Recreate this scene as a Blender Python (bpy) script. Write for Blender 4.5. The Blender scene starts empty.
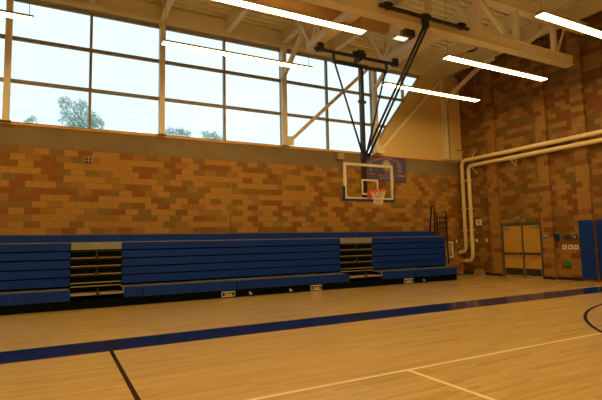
import bpy, bmesh, math, random
from mathutils import Vector, Matrix

random.seed(7)
scene = bpy.context.scene
COL = scene.collection
V = Vector

# ------------------------------------------------------------------ materials
def new_mat(name):
    m = bpy.data.materials.new(name)
    m.use_nodes = True
    nt = m.node_tree
    return m, nt, nt.nodes['Principled BSDF']

def plain(name, color, rough=0.5, metal=0.0, var=0.0, scale=8.0, spec=0.5):
    m, nt, b = new_mat(name)
    b.inputs['Roughness'].default_value = rough
    b.inputs['Metallic'].default_value = metal
    b.inputs['Specular IOR Level'].default_value = spec
    if var > 0:
        tc = nt.nodes.new('ShaderNodeTexCoord')
        nz = nt.nodes.new('ShaderNodeTexNoise')
        nz.inputs['Scale'].default_value = scale
        nz.inputs['Detail'].default_value = 4
        cr = nt.nodes.new('ShaderNodeValToRGB')
        cr.color_ramp.elements[0].position = 0.3
        cr.color_ramp.elements[1].position = 0.7
        cr.color_ramp.elements[0].color = [c * (1 - var) for c in color] + [1]
        cr.color_ramp.elements[1].color = [min(1, c * (1 + var)) for c in color] + [1]
        nt.links.new(tc.outputs['Object'], nz.inputs['Vector'])
        nt.links.new(nz.outputs['Fac'], cr.inputs['Fac'])
        nt.links.new(cr.outputs['Color'], b.inputs['Base Color'])
    else:
        b.inputs['Base Color'].default_value = (*color, 1)
    return m

def emissive(name, color, strength):
    m, nt, b = new_mat(name)
    b.inputs['Base Color'].default_value = (0.8, 0.8, 0.8, 1)
    b.inputs['Emission Color'].default_value = (*color, 1)
    b.inputs['Emission Strength'].default_value = strength
    return m

def block_wall(name, axis, cols, stops, bw=0.40, bh=0.20, dark=1.0):
    """coloured concrete block in running bond; axis says which world axis runs along the wall"""
    m, nt, b = new_mat(name)
    tc = nt.nodes.new('ShaderNodeTexCoord')
    sx = nt.nodes.new('ShaderNodeSeparateXYZ')
    cb = nt.nodes.new('ShaderNodeCombineXYZ')
    nt.links.new(tc.outputs['Object'], sx.inputs[0])
    if axis == 'XY':
        ad = nt.nodes.new('ShaderNodeMath'); ad.operation = 'ADD'
        nt.links.new(sx.outputs['X'], ad.inputs[0]); nt.links.new(sx.outputs['Y'], ad.inputs[1])
        nt.links.new(ad.outputs[0], cb.inputs[0])
    else:
        nt.links.new(sx.outputs[axis], cb.inputs[0])
    nt.links.new(sx.outputs['Z'], cb.inputs[1])
    br = nt.nodes.new('ShaderNodeTexBrick')
    br.offset = 0.5
    br.inputs['Color1'].default_value = (0, 0, 0, 1)
    br.inputs['Color2'].default_value = (1, 1, 1, 1)
    br.inputs['Mortar'].default_value = (0.5, 0.5, 0.5, 1)
    br.inputs['Scale'].default_value = 1
    br.inputs['Mortar Size'].default_value = 0.006
    br.inputs['Mortar Smooth'].default_value = 0.2
    br.inputs['Brick Width'].default_value = bw
    br.inputs['Row Height'].default_value = bh
    nt.links.new(cb.outputs[0], br.inputs['Vector'])
    cr = nt.nodes.new('ShaderNodeValToRGB')
    cr.color_ramp.interpolation = 'CONSTANT'
    els = cr.color_ramp.elements
    while len(els) < len(cols):
        els.new(0.5)
    for e, c, s in zip(els, cols, stops):
        e.position = s
        e.color = (*c, 1)
    def mth(op, a, b=None):
        q = nt.nodes.new('ShaderNodeMath'); q.operation = op
        for i, v in enumerate((a, b)):
            if v is None: continue
            if isinstance(v, (int, float)): q.inputs[i].default_value = v
            else: nt.links.new(v, q.inputs[i])
        return q.outputs[0]
    sc = nt.nodes.new('ShaderNodeSeparateXYZ'); nt.links.new(cb.outputs[0], sc.inputs[0])
    row = mth('FLOOR', mth('DIVIDE', sc.outputs['Y'], bh))
    odd = mth('SUBTRACT', 1.0, mth('FLOORED_MODULO', row, 2.0))
    col = mth('FLOOR', mth('ADD', mth('DIVIDE', sc.outputs['X'], bw), mth('MULTIPLY', odd, 0.5)))
    idv = nt.nodes.new('ShaderNodeCombineXYZ')
    nt.links.new(mth('ADD', col, 0.37), idv.inputs[0]); nt.links.new(mth('ADD', row, 0.73), idv.inputs[1])
    wn = nt.nodes.new('ShaderNodeTexWhiteNoise'); wn.noise_dimensions = '2D'
    nt.links.new(idv.outputs[0], wn.inputs['Vector'])
    nt.links.new(wn.outputs['Value'], cr.inputs['Fac'])
    nz = nt.nodes.new('ShaderNodeTexNoise')
    nz.inputs['Scale'].default_value = 22
    nz.inputs['Detail'].default_value = 5
    nt.links.new(cb.outputs[0], nz.inputs['Vector'])
    mr = nt.nodes.new('ShaderNodeMapRange')
    mr.inputs['From Min'].default_value = 0.3; mr.inputs['From Max'].default_value = 0.7
    mr.inputs['To Min'].default_value = 0.85; mr.inputs['To Max'].default_value = 1.12
    nt.links.new(nz.outputs['Fac'], mr.inputs['Value'])
    mu = nt.nodes.new('ShaderNodeMix'); mu.data_type = 'RGBA'; mu.blend_type = 'MULTIPLY'
    mu.inputs['Factor'].default_value = 1
    nt.links.new(cr.outputs['Color'], mu.inputs['A'])
    nt.links.new(mr.outputs['Result'], mu.inputs['B'])
    mo = nt.nodes.new('ShaderNodeMix'); mo.data_type = 'RGBA'
    nt.links.new(br.outputs['Fac'], mo.inputs['Factor'])
    nt.links.new(mu.outputs['Result'], mo.inputs['A'])
    mo.inputs['B'].default_value = (0.25 * dark, 0.14 * dark, 0.045 * dark, 1)
    nt.links.new(mo.outputs['Result'], b.inputs['Base Color'])
    bp = nt.nodes.new('ShaderNodeBump')
    bp.inputs['Strength'].default_value = 0.25
    bp.inputs['Distance'].default_value = 0.01
    iv = nt.nodes.new('ShaderNodeMath'); iv.operation = 'SUBTRACT'; iv.inputs[0].default_value = 1
    nt.links.new(br.outputs['Fac'], iv.inputs[1])
    nt.links.new(iv.outputs[0], bp.inputs['Height'])
    nt.links.new(bp.outputs['Normal'], b.inputs['Normal'])
    b.inputs['Roughness'].default_value = 0.75
    b.inputs['Specular IOR Level'].default_value = 0.3
    return m

def wood_floor(name):
    m, nt, b = new_mat(name)
    tc = nt.nodes.new('ShaderNodeTexCoord')
    br = nt.nodes.new('ShaderNodeTexBrick')
    br.offset = 0.37
    br.inputs['Color1'].default_value = (0, 0, 0, 1)
    br.inputs['Color2'].default_value = (1, 1, 1, 1)
    br.inputs['Mortar'].default_value = (0.35, 0.35, 0.35, 1)
    br.inputs['Scale'].default_value = 1
    br.inputs['Mortar Size'].default_value = 0.0012
    br.inputs['Brick Width'].default_value = 1.05
    br.inputs['Row Height'].default_value = 0.0572
    nt.links.new(tc.outputs['Object'], br.inputs['Vector'])
    cr = nt.nodes.new('ShaderNodeValToRGB')
    e = cr.color_ramp.elements
    e[0].position = 0.0; e[0].color = (0.55, 0.36, 0.14, 1)
    e[1].position = 1.0; e[1].color = (0.68, 0.475, 0.20, 1)
    k = e.new(0.25); k.color = (0.61, 0.415, 0.168, 1)
    k = e.new(0.7); k.color = (0.65, 0.445, 0.186, 1)
    nt.links.new(br.outputs['Color'], cr.inputs['Fac'])
    mp = nt.nodes.new('ShaderNodeMapping')
    mp.inputs['Scale'].default_value = (1.2, 22, 1)
    nt.links.new(tc.outputs['Object'], mp.inputs['Vector'])
    nz = nt.nodes.new('ShaderNodeTexNoise')
    nz.inputs['Scale'].default_value = 1.3
    nz.inputs['Detail'].default_value = 5
    nt.links.new(mp.outputs['Vector'], nz.inputs['Vector'])
    mr = nt.nodes.new('ShaderNodeMapRange')
    mr.inputs['From Min'].default_value = 0.25; mr.inputs['From Max'].default_value = 0.7
    mr.inputs['To Min'].default_value = 0.86; mr.inputs['To Max'].default_value = 1.05
    nt.links.new(nz.outputs['Fac'], mr.inputs['Value'])
    mu = nt.nodes.new('ShaderNodeMix'); mu.data_type = 'RGBA'; mu.blend_type = 'MULTIPLY'
    mu.inputs['Factor'].default_value = 1
    nt.links.new(cr.outputs['Color'], mu.inputs['A'])
    nt.links.new(mr.outputs['Result'], mu.inputs['B'])
    nt.links.new(mu.outputs['Result'], b.inputs['Base Color'])
    b.inputs['Roughness'].default_value = 0.17
    b.inputs['Specular IOR Level'].default_value = 0.65
    return m

def thin_glass(name, tint=(1, 1, 1), refl=0.05):
    m, nt, b = new_mat(name)
    nt.nodes.remove(b)
    out = nt.nodes['Material Output']
    tr = nt.nodes.new('ShaderNodeBsdfTransparent')
    tr.inputs['Color'].default_value = (*tint, 1)
    gl = nt.nodes.new('ShaderNodeBsdfGlossy')
    gl.inputs['Roughness'].default_value = 0.02
    lw = nt.nodes.new('ShaderNodeFresnel')
    lw.inputs['IOR'].default_value = 1.2
    mx = nt.nodes.new('ShaderNodeMixShader')
    nt.links.new(lw.outputs[0], mx.inputs[0])
    nt.links.new(tr.outputs[0], mx.inputs[1])
    nt.links.new(gl.outputs[0], mx.inputs[2])
    nt.links.new(mx.outputs[0], out.inputs['Surface'])
    return m

TAN = (0.47, 0.24, 0.054)
RED = (0.285, 0.11, 0.022)
OLV = (0.255, 0.15, 0.038)
BRN = (0.36, 0.18, 0.042)
LAMP = (1.0, 0.69, 0.25)
LAMP_STRENGTH = 19.0
SKY = (0.83, 0.955, 1.0)
SKY_STRENGTH = 1.17

M = {}
M['brick_back'] = block_wall('block_wall_back', 'X', [RED, OLV, BRN, TAN, TAN], [0.0, 0.20, 0.41, 0.55, 0.8])
dk = lambda c, k=.70: tuple(v * k for v in c)  # block colours darkened to paint in the right wall's weaker light
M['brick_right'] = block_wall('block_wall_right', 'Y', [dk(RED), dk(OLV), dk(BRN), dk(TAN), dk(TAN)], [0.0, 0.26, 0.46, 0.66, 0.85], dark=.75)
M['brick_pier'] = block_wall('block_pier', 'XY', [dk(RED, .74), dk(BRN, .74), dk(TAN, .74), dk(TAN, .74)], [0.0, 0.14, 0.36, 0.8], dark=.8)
M['concrete'] = plain('band_concrete', (0.26, 0.19, 0.105), 0.85, var=0.12, scale=1.5)
M['sill'] = plain('ledge_paint', (0.85, 0.46, 0.11), 0.5)
M['cream'] = plain('cream_paint', (0.74, 0.53, 0.235), 0.7, var=0.03, scale=0.7)
M['deck'] = plain('deck_paint', (0.82, 0.75, 0.55), 0.6)
M['steel'] = plain('tan_steel_paint', (0.84, 0.76, 0.55), 0.45)
M['floor'] = wood_floor('maple_floor')
M['line_blue'] = plain('court_blue', (0.003, 0.015, 0.13), 0.17, spec=0.5)
M['line_black'] = plain('court_black', (0.010, 0.005, 0.004), 0.17, spec=0.3)
M['line_white'] = plain('court_white', (0.92, 0.80, 0.55), 0.17, spec=0.5)
M['blue'] = plain('bleacher_blue_plastic', (0.002, 0.038, 0.34), 0.45, spec=0.25, var=0.06, scale=3)
M['black'] = plain('black_paint', (0.012, 0.012, 0.012), 0.5)
M['bleach_black'] = plain('bleacher_black', (0.004, 0.006, 0.004), 0.8, spec=0.05)
M['edge'] = plain('deck_edge_wood', (0.34, 0.27, 0.14), 0.5)
M['tread'] = plain('tread_wood', (0.36, 0.29, 0.16), 0.45)
M['grey_metal'] = plain('grey_metal', (0.26, 0.28, 0.25), 0.5)
M['bronze'] = plain('dark_bronze', (0.03, 0.022, 0.014), 0.5)
M['frame_dark'] = plain('bronze_frame', (0.085, 0.078, 0.06), 0.5)
M['mullion'] = plain('mullion_bronze', (0.34, 0.295, 0.19), 0.45)
M['glass'] = thin_glass('window_glass', (0.97, 0.99, 0.99))
M['board_glass'] = thin_glass('backboard_glass', (0.93, 0.93, 0.90))
M['white'] = plain('white_paint', (0.80, 0.74, 0.62), 0.5)
M['net'] = plain('net_cord', (0.85, 0.80, 0.68), 0.8)
M['rim'] = plain('rim_orange', (0.75, 0.10, 0.015), 0.4)
M['pad_blue'] = plain('pad_blue', (0.003, 0.036, 0.28), 0.5, spec=0.25, var=0.05, scale=2)
M['board_pad'] = plain('backboard_padding_blue', (0.012, 0.035, 0.13), 0.6)
M['door'] = plain('door_wood', (0.52, 0.30, 0.058), 0.4, var=0.06, scale=2)
M['lamp'] = emissive('lamp_lens', LAMP, LAMP_STRENGTH)
M['small_lamp'] = emissive('small_lamp', (1.0, .93, .78), 1.1)
M['lamp_body'] = plain('lamp_body', (0.45, 0.33, 0.17), 0.4)
M['wire'] = plain('suspension_wire', (0.35, 0.33, 0.30), 0.5)
M['pipe'] = plain('cream_pipe', (0.84, 0.68, 0.38), 0.4)
M['banner'] = plain('banner_purple', (0.11, 0.085, 0.23), 0.6)
M['banner_orange'] = plain('banner_orange', (0.60, 0.20, 0.08), 0.6)
M['banner_grey'] = plain('banner_grey', (0.30, 0.26, 0.36), 0.6)
M['banner_cream'] = plain('banner_cream', (0.72, 0.58, 0.34), 0.6)
M['red'] = plain('red_plastic', (0.24, 0.02, 0.015), 0.4)
M['green'] = plain('green_plastic', (0.02, 0.22, 0.045), 0.4)
M['beige'] = plain('beige_plastic', (0.42, 0.31, 0.16), 0.5)
M['dev_blue'] = plain('blue_plastic', (0.015, 0.03, 0.14), 0.4)
M['exit_body'] = plain('sign_dark_green', (0.14, 0.15, 0.06), 0.5)
M['exit_text'] = plain('sign_green_letters', (0.40, 0.55, 0.18), 0.5)
M['brown'] = plain('brown_cardboard', (0.34, 0.18, 0.07), 0.8)
M['dark_grey'] = plain('dark_grey_plastic', (0.05, 0.05, 0.05), 0.5)
M['duct'] = plain('duct_paint', (0.66, 0.40, 0.14), 0.5)
M['grille'] = plain('grille_brown', (0.20, 0.11, 0.045), 0.5)
M['leaf'] = plain('leaf_hazed', (0.55, 0.70, 0.66), 0.7, var=0.2, scale=1.5)  # pale tone paints window glare haze into the leaves
M['bark'] = plain('bark', (0.32, 0.36, 0.32), 0.9)
M['ground'] = plain('ground_outside', (0.25, 0.27, 0.22), 0.9)
M['wall_plain'] = plain('painted_block', (0.22, 0.13, 0.05), 0.8)

# ------------------------------------------------------------------ mesh helpers
def box(bm, x0, x1, y0, y1, z0, z1, bev=0.0, mi=0):
    r = bmesh.ops.create_cube(bm, size=1)
    vs = r['verts']
    for v in vs:
        v.co = V((x0 + (v.co.x + .5) * (x1 - x0), y0 + (v.co.y + .5) * (y1 - y0), z0 + (v.co.z + .5) * (z1 - z0)))
    fs = set(f for v in vs for f in v.link_faces)
    for f in fs:
        f.material_index = mi
    if bev > 0:
        es = list(set(e for v in vs for e in v.link_edges))
        bmesh.ops.bevel(bm, geom=es, offset=bev, segments=2, affect='EDGES', profile=0.5)

def frame_of(p0, p1, up=V((0, 0, 1))):
    d = (p1 - p0).normalized()
    if abs(d.dot(up)) > 0.98:
        up = V((0, 1, 0))
    s = d.cross(up).normalized()
    u = s.cross(d).normalized()
    return d, s, u

def extrude_profile(bm, prof, p0, p1, up=V((0, 0, 1)), mi=0):
    """closed profile (s,u) swept from p0 to p1, capped"""
    p0, p1 = V(p0), V(p1)
    d, s, u = frame_of(p0, p1, up)
    a = [bm.verts.new(p0 + s * q[0] + u * q[1]) for q in prof]
    b = [bm.verts.new(p1 + s * q[0] + u * q[1]) for q in prof]
    n = len(prof)
    for i in range(n):
        f = bm.faces.new((a[i], a[(i + 1) % n], b[(i + 1) % n], b[i])); f.material_index = mi
    f = bm.faces.new(a[::-1]); f.material_index = mi
    f = bm.faces.new(b); f.material_index = mi

def beam(bm, p0, p1, w, h, up=V((0, 0, 1))):
    extrude_profile(bm, [(-w/2, -h/2), (w/2, -h/2), (w/2, h/2), (-w/2, h/2)], p0, p1, up)

def ibeam(bm, p0, p1, w, h, tf=0.025, tw=0.03):
    t, q = tf, tw / 2
    extrude_profile(bm, [(-w/2, -h/2), (w/2, -h/2), (w/2, -h/2+t), (q, -h/2+t), (q, h/2-t), (w/2, h/2-t),
                         (w/2, h/2), (-w/2, h/2), (-w/2, h/2-t), (-q, h/2-t), (-q, -h/2+t), (-w/2, -h/2+t)], p0, p1)

def tube(bm, pts, r, n=12):
    """round tube through points, mitred rings, capped"""
    pts = [V(p) for p in pts]
    rings = []
    prev_u = None
    for i, p in enumerate(pts):
        if i == 0: d = pts[1] - pts[0]
        elif i == len(pts) - 1: d = pts[-1] - pts[-2]
        else: d = (pts[i+1] - p).normalized() + (p - pts[i-1]).normalized()
        d.normalize()
        if prev_u is None:
            up = V((0, 0, 1)) if abs(d.z) < 0.9 else V((0, 1, 0))
            s = d.cross(up).normalized(); u = s.cross(d).normalized()
        else:
            u = (prev_u - d * prev_u.dot(d)).normalized(); s = d.cross(u).normalized()
        prev_u = u
        rr = r[i] if isinstance(r, (list, tuple)) else r
        rings.append([bm.verts.new(p + (s * math.cos(2*math.pi*k/n) + u * math.sin(2*math.pi*k/n)) * rr) for k in range(n)])
    for a, b in zip(rings, rings[1:]):
        for k in range(n):
            f = bm.faces.new((a[k], a[(k+1) % n], b[(k+1) % n], b[k])); f.smooth = True
    bm.faces.new(rings[0][::-1]); bm.faces.new(rings[-1])

def elbow(p, a, b, r, n=6):
    """arc points replacing corner p, coming from direction a and leaving in direction b"""
    a, b, p = V(a).normalized(), V(b).normalized(), V(p)
    s = p - a * r; e = p + b * r; c = s + b * r
    out = []
    for i in range(n + 1):
        t = math.pi / 2 * i / n
        out.append(c - b * r * math.cos(t) + a * r * math.sin(t))
    return out

def torus(bm, c, R, r, n=32, m=8):
    rings = []
    for i in range(n):
        t = 2*math.pi*i/n
        d = V((math.cos(t), math.sin(t), 0))
        rings.append([bm.verts.new(V(c) + d * (R + r*math.cos(2*math.pi*k/m)) + V((0, 0, r*math.sin(2*math.pi*k/m)))) for k in range(m)])
    for i in range(n):
        a, b = rings[i], rings[(i+1) % n]
        for k in range(m):
            f = bm.faces.new((a[k], b[k], b[(k+1) % m], a[(k+1) % m])); f.smooth = True

def poly_slab(bm, pts, y0, y1, mi=0):
    """polygon given in (x,z), thick from y0 to y1"""
    a = [bm.verts.new((x, y0, z)) for x, z in pts]
    b = [bm.verts.new((x, y1, z)) for x, z in pts]
    n = len(pts)
    for i in range(n):
        f = bm.faces.new((a[i], b[i], b[(i+1) % n], a[(i+1) % n])); f.material_index = mi
    f = bm.faces.new(a); f.material_index = mi
    f = bm.faces.new(b[::-1]); f.material_index = mi

def obj(name, bm, mats, parent=None, origin=(0, 0, 0)):
    if parent is not None:
        top = parent
        while top.parent: top = top.parent
        o = top.location
    else:
        o = V(origin)
    if V(o).length > 0:
        bmesh.ops.translate(bm, verts=bm.verts, vec=-V(o))
    bmesh.ops.recalc_face_normals(bm, faces=bm.faces)
    me = bpy.data.meshes.new(name)
    bm.to_mesh(me); bm.free()
    for mt in (mats if isinstance(mats, (list, tuple)) else [mats]):
        me.materials.append(mt)
    ob = bpy.data.objects.new(name, me)
    COL.objects.link(ob)
    if parent is not None:
        ob.parent = parent
    else:
        ob.location = o
    return ob

def thing(name, loc, label, cat, group=None):
    o = bpy.data.objects.new(name, None)
    COL.objects.link(o)
    o.location = loc
    o.empty_display_size = 0.2
    o['label'] = label; o['category'] = cat
    if group: o['group'] = group
    return o

def tag(o, label, cat, group=None):
    o['label'] = label; o['category'] = cat
    if group: o['group'] = group
    return o

def struct(name, bm, mats, parent=None):
    o = obj(name, bm, mats, parent)
    if parent is None: o['kind'] = 'structure'
    return o

def B(): return bmesh.new()

def bx(name, dims, mat, parent, bev=0.0):
    bm = B(); box(bm, *dims, bev); return obj(name, bm, mat, parent)

# ------------------------------------------------------------------ room shell
XL, XR, YN, YW, ZD = -14.0, 17.0, -10.0, 15.75, 9.9

bm = B()
box(bm, XL, XR, YN, YW + 0.25, -0.2, 0.0)
def mark(x0, x1, y0, y1, mi, z=0.002):
    box(bm, x0, x1, y0, y1, 0.0005, z, 0, mi)
mark(XL + 1, 14.0, 7.92, 8.83, 1)                 # blue border along the bleachers
mark(14.0, 15.35, -9.0, 8.83, 1)                   # blue border turning along the far end
mark(0.795, 0.85, -8.0, 7.92, 2)                   # dark line running to the border
mark(-6.0, 12.5, 4.64, 4.69, 3, 0.0025)            # white line
mark(3.93, 3.985, -6.0, 4.64, 3)                   # white line branching off it
cx, cy, rad = 12.79, 0.33, 6.32
prev = None
for i in range(97):
    t = math.radians(58 + i * 220 / 96)
    p = (bm.verts.new((cx + (rad-.03)*math.cos(t), cy + (rad-.03)*math.sin(t), .003)),
         bm.verts.new((cx + (rad+.03)*math.cos(t), cy + (rad+.03)*math.sin(t), .003)))
    if cx + rad*math.cos(t) < 13.95:
        if prev:
            f = bm.faces.new((prev[0], prev[1], p[1], p[0])); f.material_index = 2
        prev = p
struct('floor', bm, [M['floor'], M['line_blue'], M['line_black'], M['line_white']])

bm = B(); box(bm, XL, XR, YW, YW + 0.35, 0, 4.6)
struct('wall_back', bm, M['brick_back'])
bm = B(); box(bm, XL, XR, YW - 0.012, YW + 0.35, 4.6, 5.24)
struct('trim_1', bm, M['concrete'])
bm = B(); box(bm, XL, XR, YW - 0.05, YW + 0.35, 5.235, 5.30, 0.006)
struct('trim_2', bm, M['sill'])

# right wall with piers
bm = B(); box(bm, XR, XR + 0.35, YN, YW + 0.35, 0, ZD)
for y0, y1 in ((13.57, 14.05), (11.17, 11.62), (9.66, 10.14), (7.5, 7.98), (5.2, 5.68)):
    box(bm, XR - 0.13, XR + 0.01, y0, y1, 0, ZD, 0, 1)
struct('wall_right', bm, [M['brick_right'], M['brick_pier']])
bm = B()
for y0, y1, px in ((14.05, YW, 0), (13.57, 14.05, .13), (11.17, 11.62, .13), (10.14, 11.17, 0)):
    box(bm, XR - px - 0.03, XR - px, min(y0, y1), max(y0, y1), 0, 0.11)
struct('baseboard_right', bm, M['black'])
bm = B(); box(bm, XL - 0.3, XL, YN, YW + 0.35, 0, ZD); struct('wall_left', bm, M['wall_plain'])
bm = B(); box(bm, XL - 0.3, XR + 0.35, YN - 0.3, YN, 0, ZD); struct('wall_front', bm, M['wall_plain'])

# ribbed steel roof deck, ribs along X
bm = B()
prof = []
y = YN - 0.3
pitch = 0.30
while y < YW + 0.5:
    prof += [(y, ZD), (y + 0.18, ZD), (y + 0.195, ZD + 0.11), (y + 0.285, ZD + 0.11)]
    y += pitch
prof.append((y, ZD))
va = [bm.verts.new((XL - 0.3, q[0], q[1])) for q in prof]
vb = [bm.verts.new((XR + 0.35, q[0], q[1])) for q in prof]
for i in range(len(prof) - 1):
    bm.faces.new((va[i], va[i+1], vb[i+1], vb[i]))
top = [bm.verts.new((x, yy, ZD + 0.25)) for x, yy in ((XL-.3, YN-.3), (XR+.35, YN-.3), (XR+.35, y), (XL-.3, y))]
bm.faces.new(top)
struct('ceiling', bm, M['deck'])

# header above the windows (edge beam) and wall strip up to the deck
bm = B()
box(bm, XL, XR, YW + 0.06, YW + 0.35, 9.22, ZD + 0.1)
struct('trim_3', bm, M['steel'])
bm = B()
box(bm, XL, XR, YW - 0.16, YW + 0.06, 9.21, 9.33)
box(bm, XL, XR, YW - 0.02, YW + 0.06, 9.33, 9.86)
struct('trim_4', bm, M['steel'])
# dark head strip of glazing
bm = B(); box(bm, XL, 14.7, YW + 0.02, YW + 0.06, 9.13, 9.21); struct('trim_5', bm, M['mullion'])

# ------------------------------------------------------------------ windows between the columns
COLX = [-10.3, -5.85, -1.33, 3.10, 7.70, 12.05]
ZS, Z1, Z2, ZT = 5.30, 6.60, 7.92, 9.14
YG = YW + 0.13
GL = 1.27                                          # slope of the glazing edge at the right
def edge_x(z): return 12.05 + (z - 5.62) / GL if z > 5.62 else 12.05
for n in range(5):
    x0, x1 = COLX[n], COLX[n+1]
    bm = B()
    xm = {0: -8.1, 1: -3.6, 2: 0.90, 3: 5.37, 4: 9.76}[n]
    for z in (Z1, Z2):
        box(bm, x0, x1, YG - 0.06, YG + 0.05, z - 0.05, z + 0.05)
    box(bm, x0, x1, YG - 0.06, YG + 0.05, ZS, ZS + 0.05)
    box(bm, x0, x1, YG - 0.06, YG + 0.05, ZT - 0.04, ZT + 0.08)
    for x in (x0 + 0.02, x1 - 0.02, xm):
        box(bm, x - 0.04, x + 0.04, YG - 0.07, YG + 0.06, ZS, ZT + 0.08)
    w = struct('window_%d' % (n + 1), bm, M['mullion'])
    bm = B(); box(bm, x0, x1, YG - 0.006, YG + 0.006, ZS, ZT + 0.08)
    obj('pane', bm, M['glass'], w)
bm = B()
for z in (Z1, Z2):
    box(bm, 12.05, edge_x(z), YG - 0.06, YG + 0.05, z - 0.05, z + 0.05)
box(bm, 12.05, edge_x(ZT), YG - 0.06, YG + 0.05, ZT - 0.04, ZT + 0.08)
box(bm, 12.03, 12.11, YG - 0.07, YG + 0.06, ZS, ZT + 0.08)
box(bm, 13.76, 13.84, YG - 0.07, YG + 0.06, 7.75, ZT + 0.08)
beam(bm, (12.06, YG, 5.62), (edge_x(ZT + .08) , YG, ZT + 0.08), 0.1, 0.08, V((0, 1, 0)))
w = struct('window_6', bm, M['mullion'])
bm = B(); poly_slab(bm, [(12.05, 5.62), (edge_x(9.22), 9.22), (12.05, 9.22)], YG - 0.006, YG + 0.006)
obj('pane', bm, M['glass'], w)
# cream wall panel right of the slanting glass edge
bm = B(); poly_slab(bm, [(12.05, 5.30), (XR, 5.30), (XR, 9.22), (edge_x(9.22), 9.22), (12.05, 5.62)], YW - 0.0, YW + 0.30)
struct('trim_6', bm, M['cream'])
# boxed-out panel beside the corner
bm = B(); box(bm, 16.28, XR, YW - 0.22, YW + 0.02, 5.30, 9.2); struct('trim_7', bm, M['cream'])
bm = B(); box(bm, 16.62, 16.96, YW - 0.235, YW - 0.215, 5.765, 5.805)
tag(obj('wall_bracket', bm, M['dark_grey']), 'small dark bracket strip on the boxed cream panel in the upper corner', 'bracket')

# outside ground
bm = B(); box(bm, -60, 90, 17.5, 120, -0.6, -0.4)
o = struct('ground', bm, M['ground'])

# ------------------------------------------------------------------ steel columns, braces, roof framing
col_labels = ['tan steel column at the far left edge of the picture, between window bays',
              'tan steel column in front of the glass where a pendant light begins',
              'tan steel column with the diagonal brace rising from its foot to the right',
              'pale tan steel column behind the black hoop mast',
              'cream steel column against the cream panel near the right corner']
for x, lb in zip((-1.33, 3.10, 7.70, 12.05, 16.10), col_labels):
    r = thing('steel_column', (x, YW - 0.08, 5.30), lb, 'column', 'steel columns along the window wall')
    bm = B(); ibm = 0.17
    extrude_profile(bm, [(-.085, -.10), (.085, -.10), (.085, .10), (-.085, .10)], (x, YW - 0.1, 5.30), (x, YW - 0.1, 9.2), V((0, 1, 0)))
    obj('shaft', bm, M['steel'], r)
    bx('base_plate', (x - .14, x + .14, YW - .24, YW + 0.02, 5.30, 5.325), M['steel'], r)
    bm = B(); box(bm, x - .13, x + .13, YW - .24, YW + 0.01, 9.17, 9.205); obj('cap_plate', bm, M['steel'], r)

def brace(p0, p1, w, lb, gusset0=True):
    r = thing('diagonal_brace', p0, lb, 'brace', 'diagonal steel braces')
    bm = B(); beam(bm, p0, p1, w, w, V((0, 1, 0))); obj('tube', bm, M['steel'], r)
    bm = B()
    x, yy, z = p0
    box(bm, x - .13, x + .22, yy - .09, yy - .07, z - .10, z + .25)
    obj('gusset_plate', bm, M['steel'], r)
    return r
brace((7.83, YW - 0.1, 5.42), (11.92, YW - 0.1, 9.15), 0.125, 'tan diagonal brace crossing the windows left of the hoop mast')
brace((12.2, YW - 0.1, 5.42), (15.95, YW - 0.1, 9.1), 0.125, 'tan diagonal brace along the edge of the cream wall panel')

for x, pa, pb, lb in ((7.70, (15.54, 8.1), (13.7, 9.3), 'short knee brace from the middle window column up to a roof joist'),
                      (12.05, (15.54, 8.2), (13.8, 9.3), 'knee brace rising right from the pale column behind the hoop mast'),
                      (16.10, (15.54, 8.15), (12.9, 9.25), 'long knee brace rising from the cream column by the right corner')):
    r = thing('knee_brace', (x, pa[0], pa[1]), lb, 'brace', 'knee braces')
    bm = B(); beam(bm, (x, *pa), (x, *pb), 0.14, 0.14); obj('tube', bm, M['steel'], r)
    bm = B(); box(bm, x - .012, x + .012, pb[0] - .2, pb[0] + .25, pb[1] - .22, pb[1] + .02); obj('gusset_plate', bm, M['steel'], r)

jl = {0.90: 'roof joist meeting the window head right of the first column at left',
      3.10: 'roof joist above the column where a pendant light begins',
      5.45: 'roof joist over the thin mullion between the second and third columns',
      7.70: 'roof joist above the column with the diagonal brace at its foot',
      9.90: 'roof joist passing over the basketball hoist',
      12.95: 'roof joist above the long black hoist pipe',
      14.80: 'second roof joist from the right wall',
      16.15: 'roof joist closest to the right wall'}
for x, lb in jl.items():
    z0 = 9.33 if x < 16 else 9.25
    r = thing('roof_joist', (x, 3.0, z0), lb, 'joist', 'roof joists running to the window wall')
    bm = B(); ibeam(bm, (x, -9.8, (z0 + 9.89)/2), (x, YW - .03, (z0 + 9.89)/2), 0.19, 9.89 - z0); obj('joist_beam', bm, M['steel'], r)
    bx('bearing_plate', (x - .12, x + .12, YW - .15, YW - 0.02, 9.33, 9.35), M['steel'], r)

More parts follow.
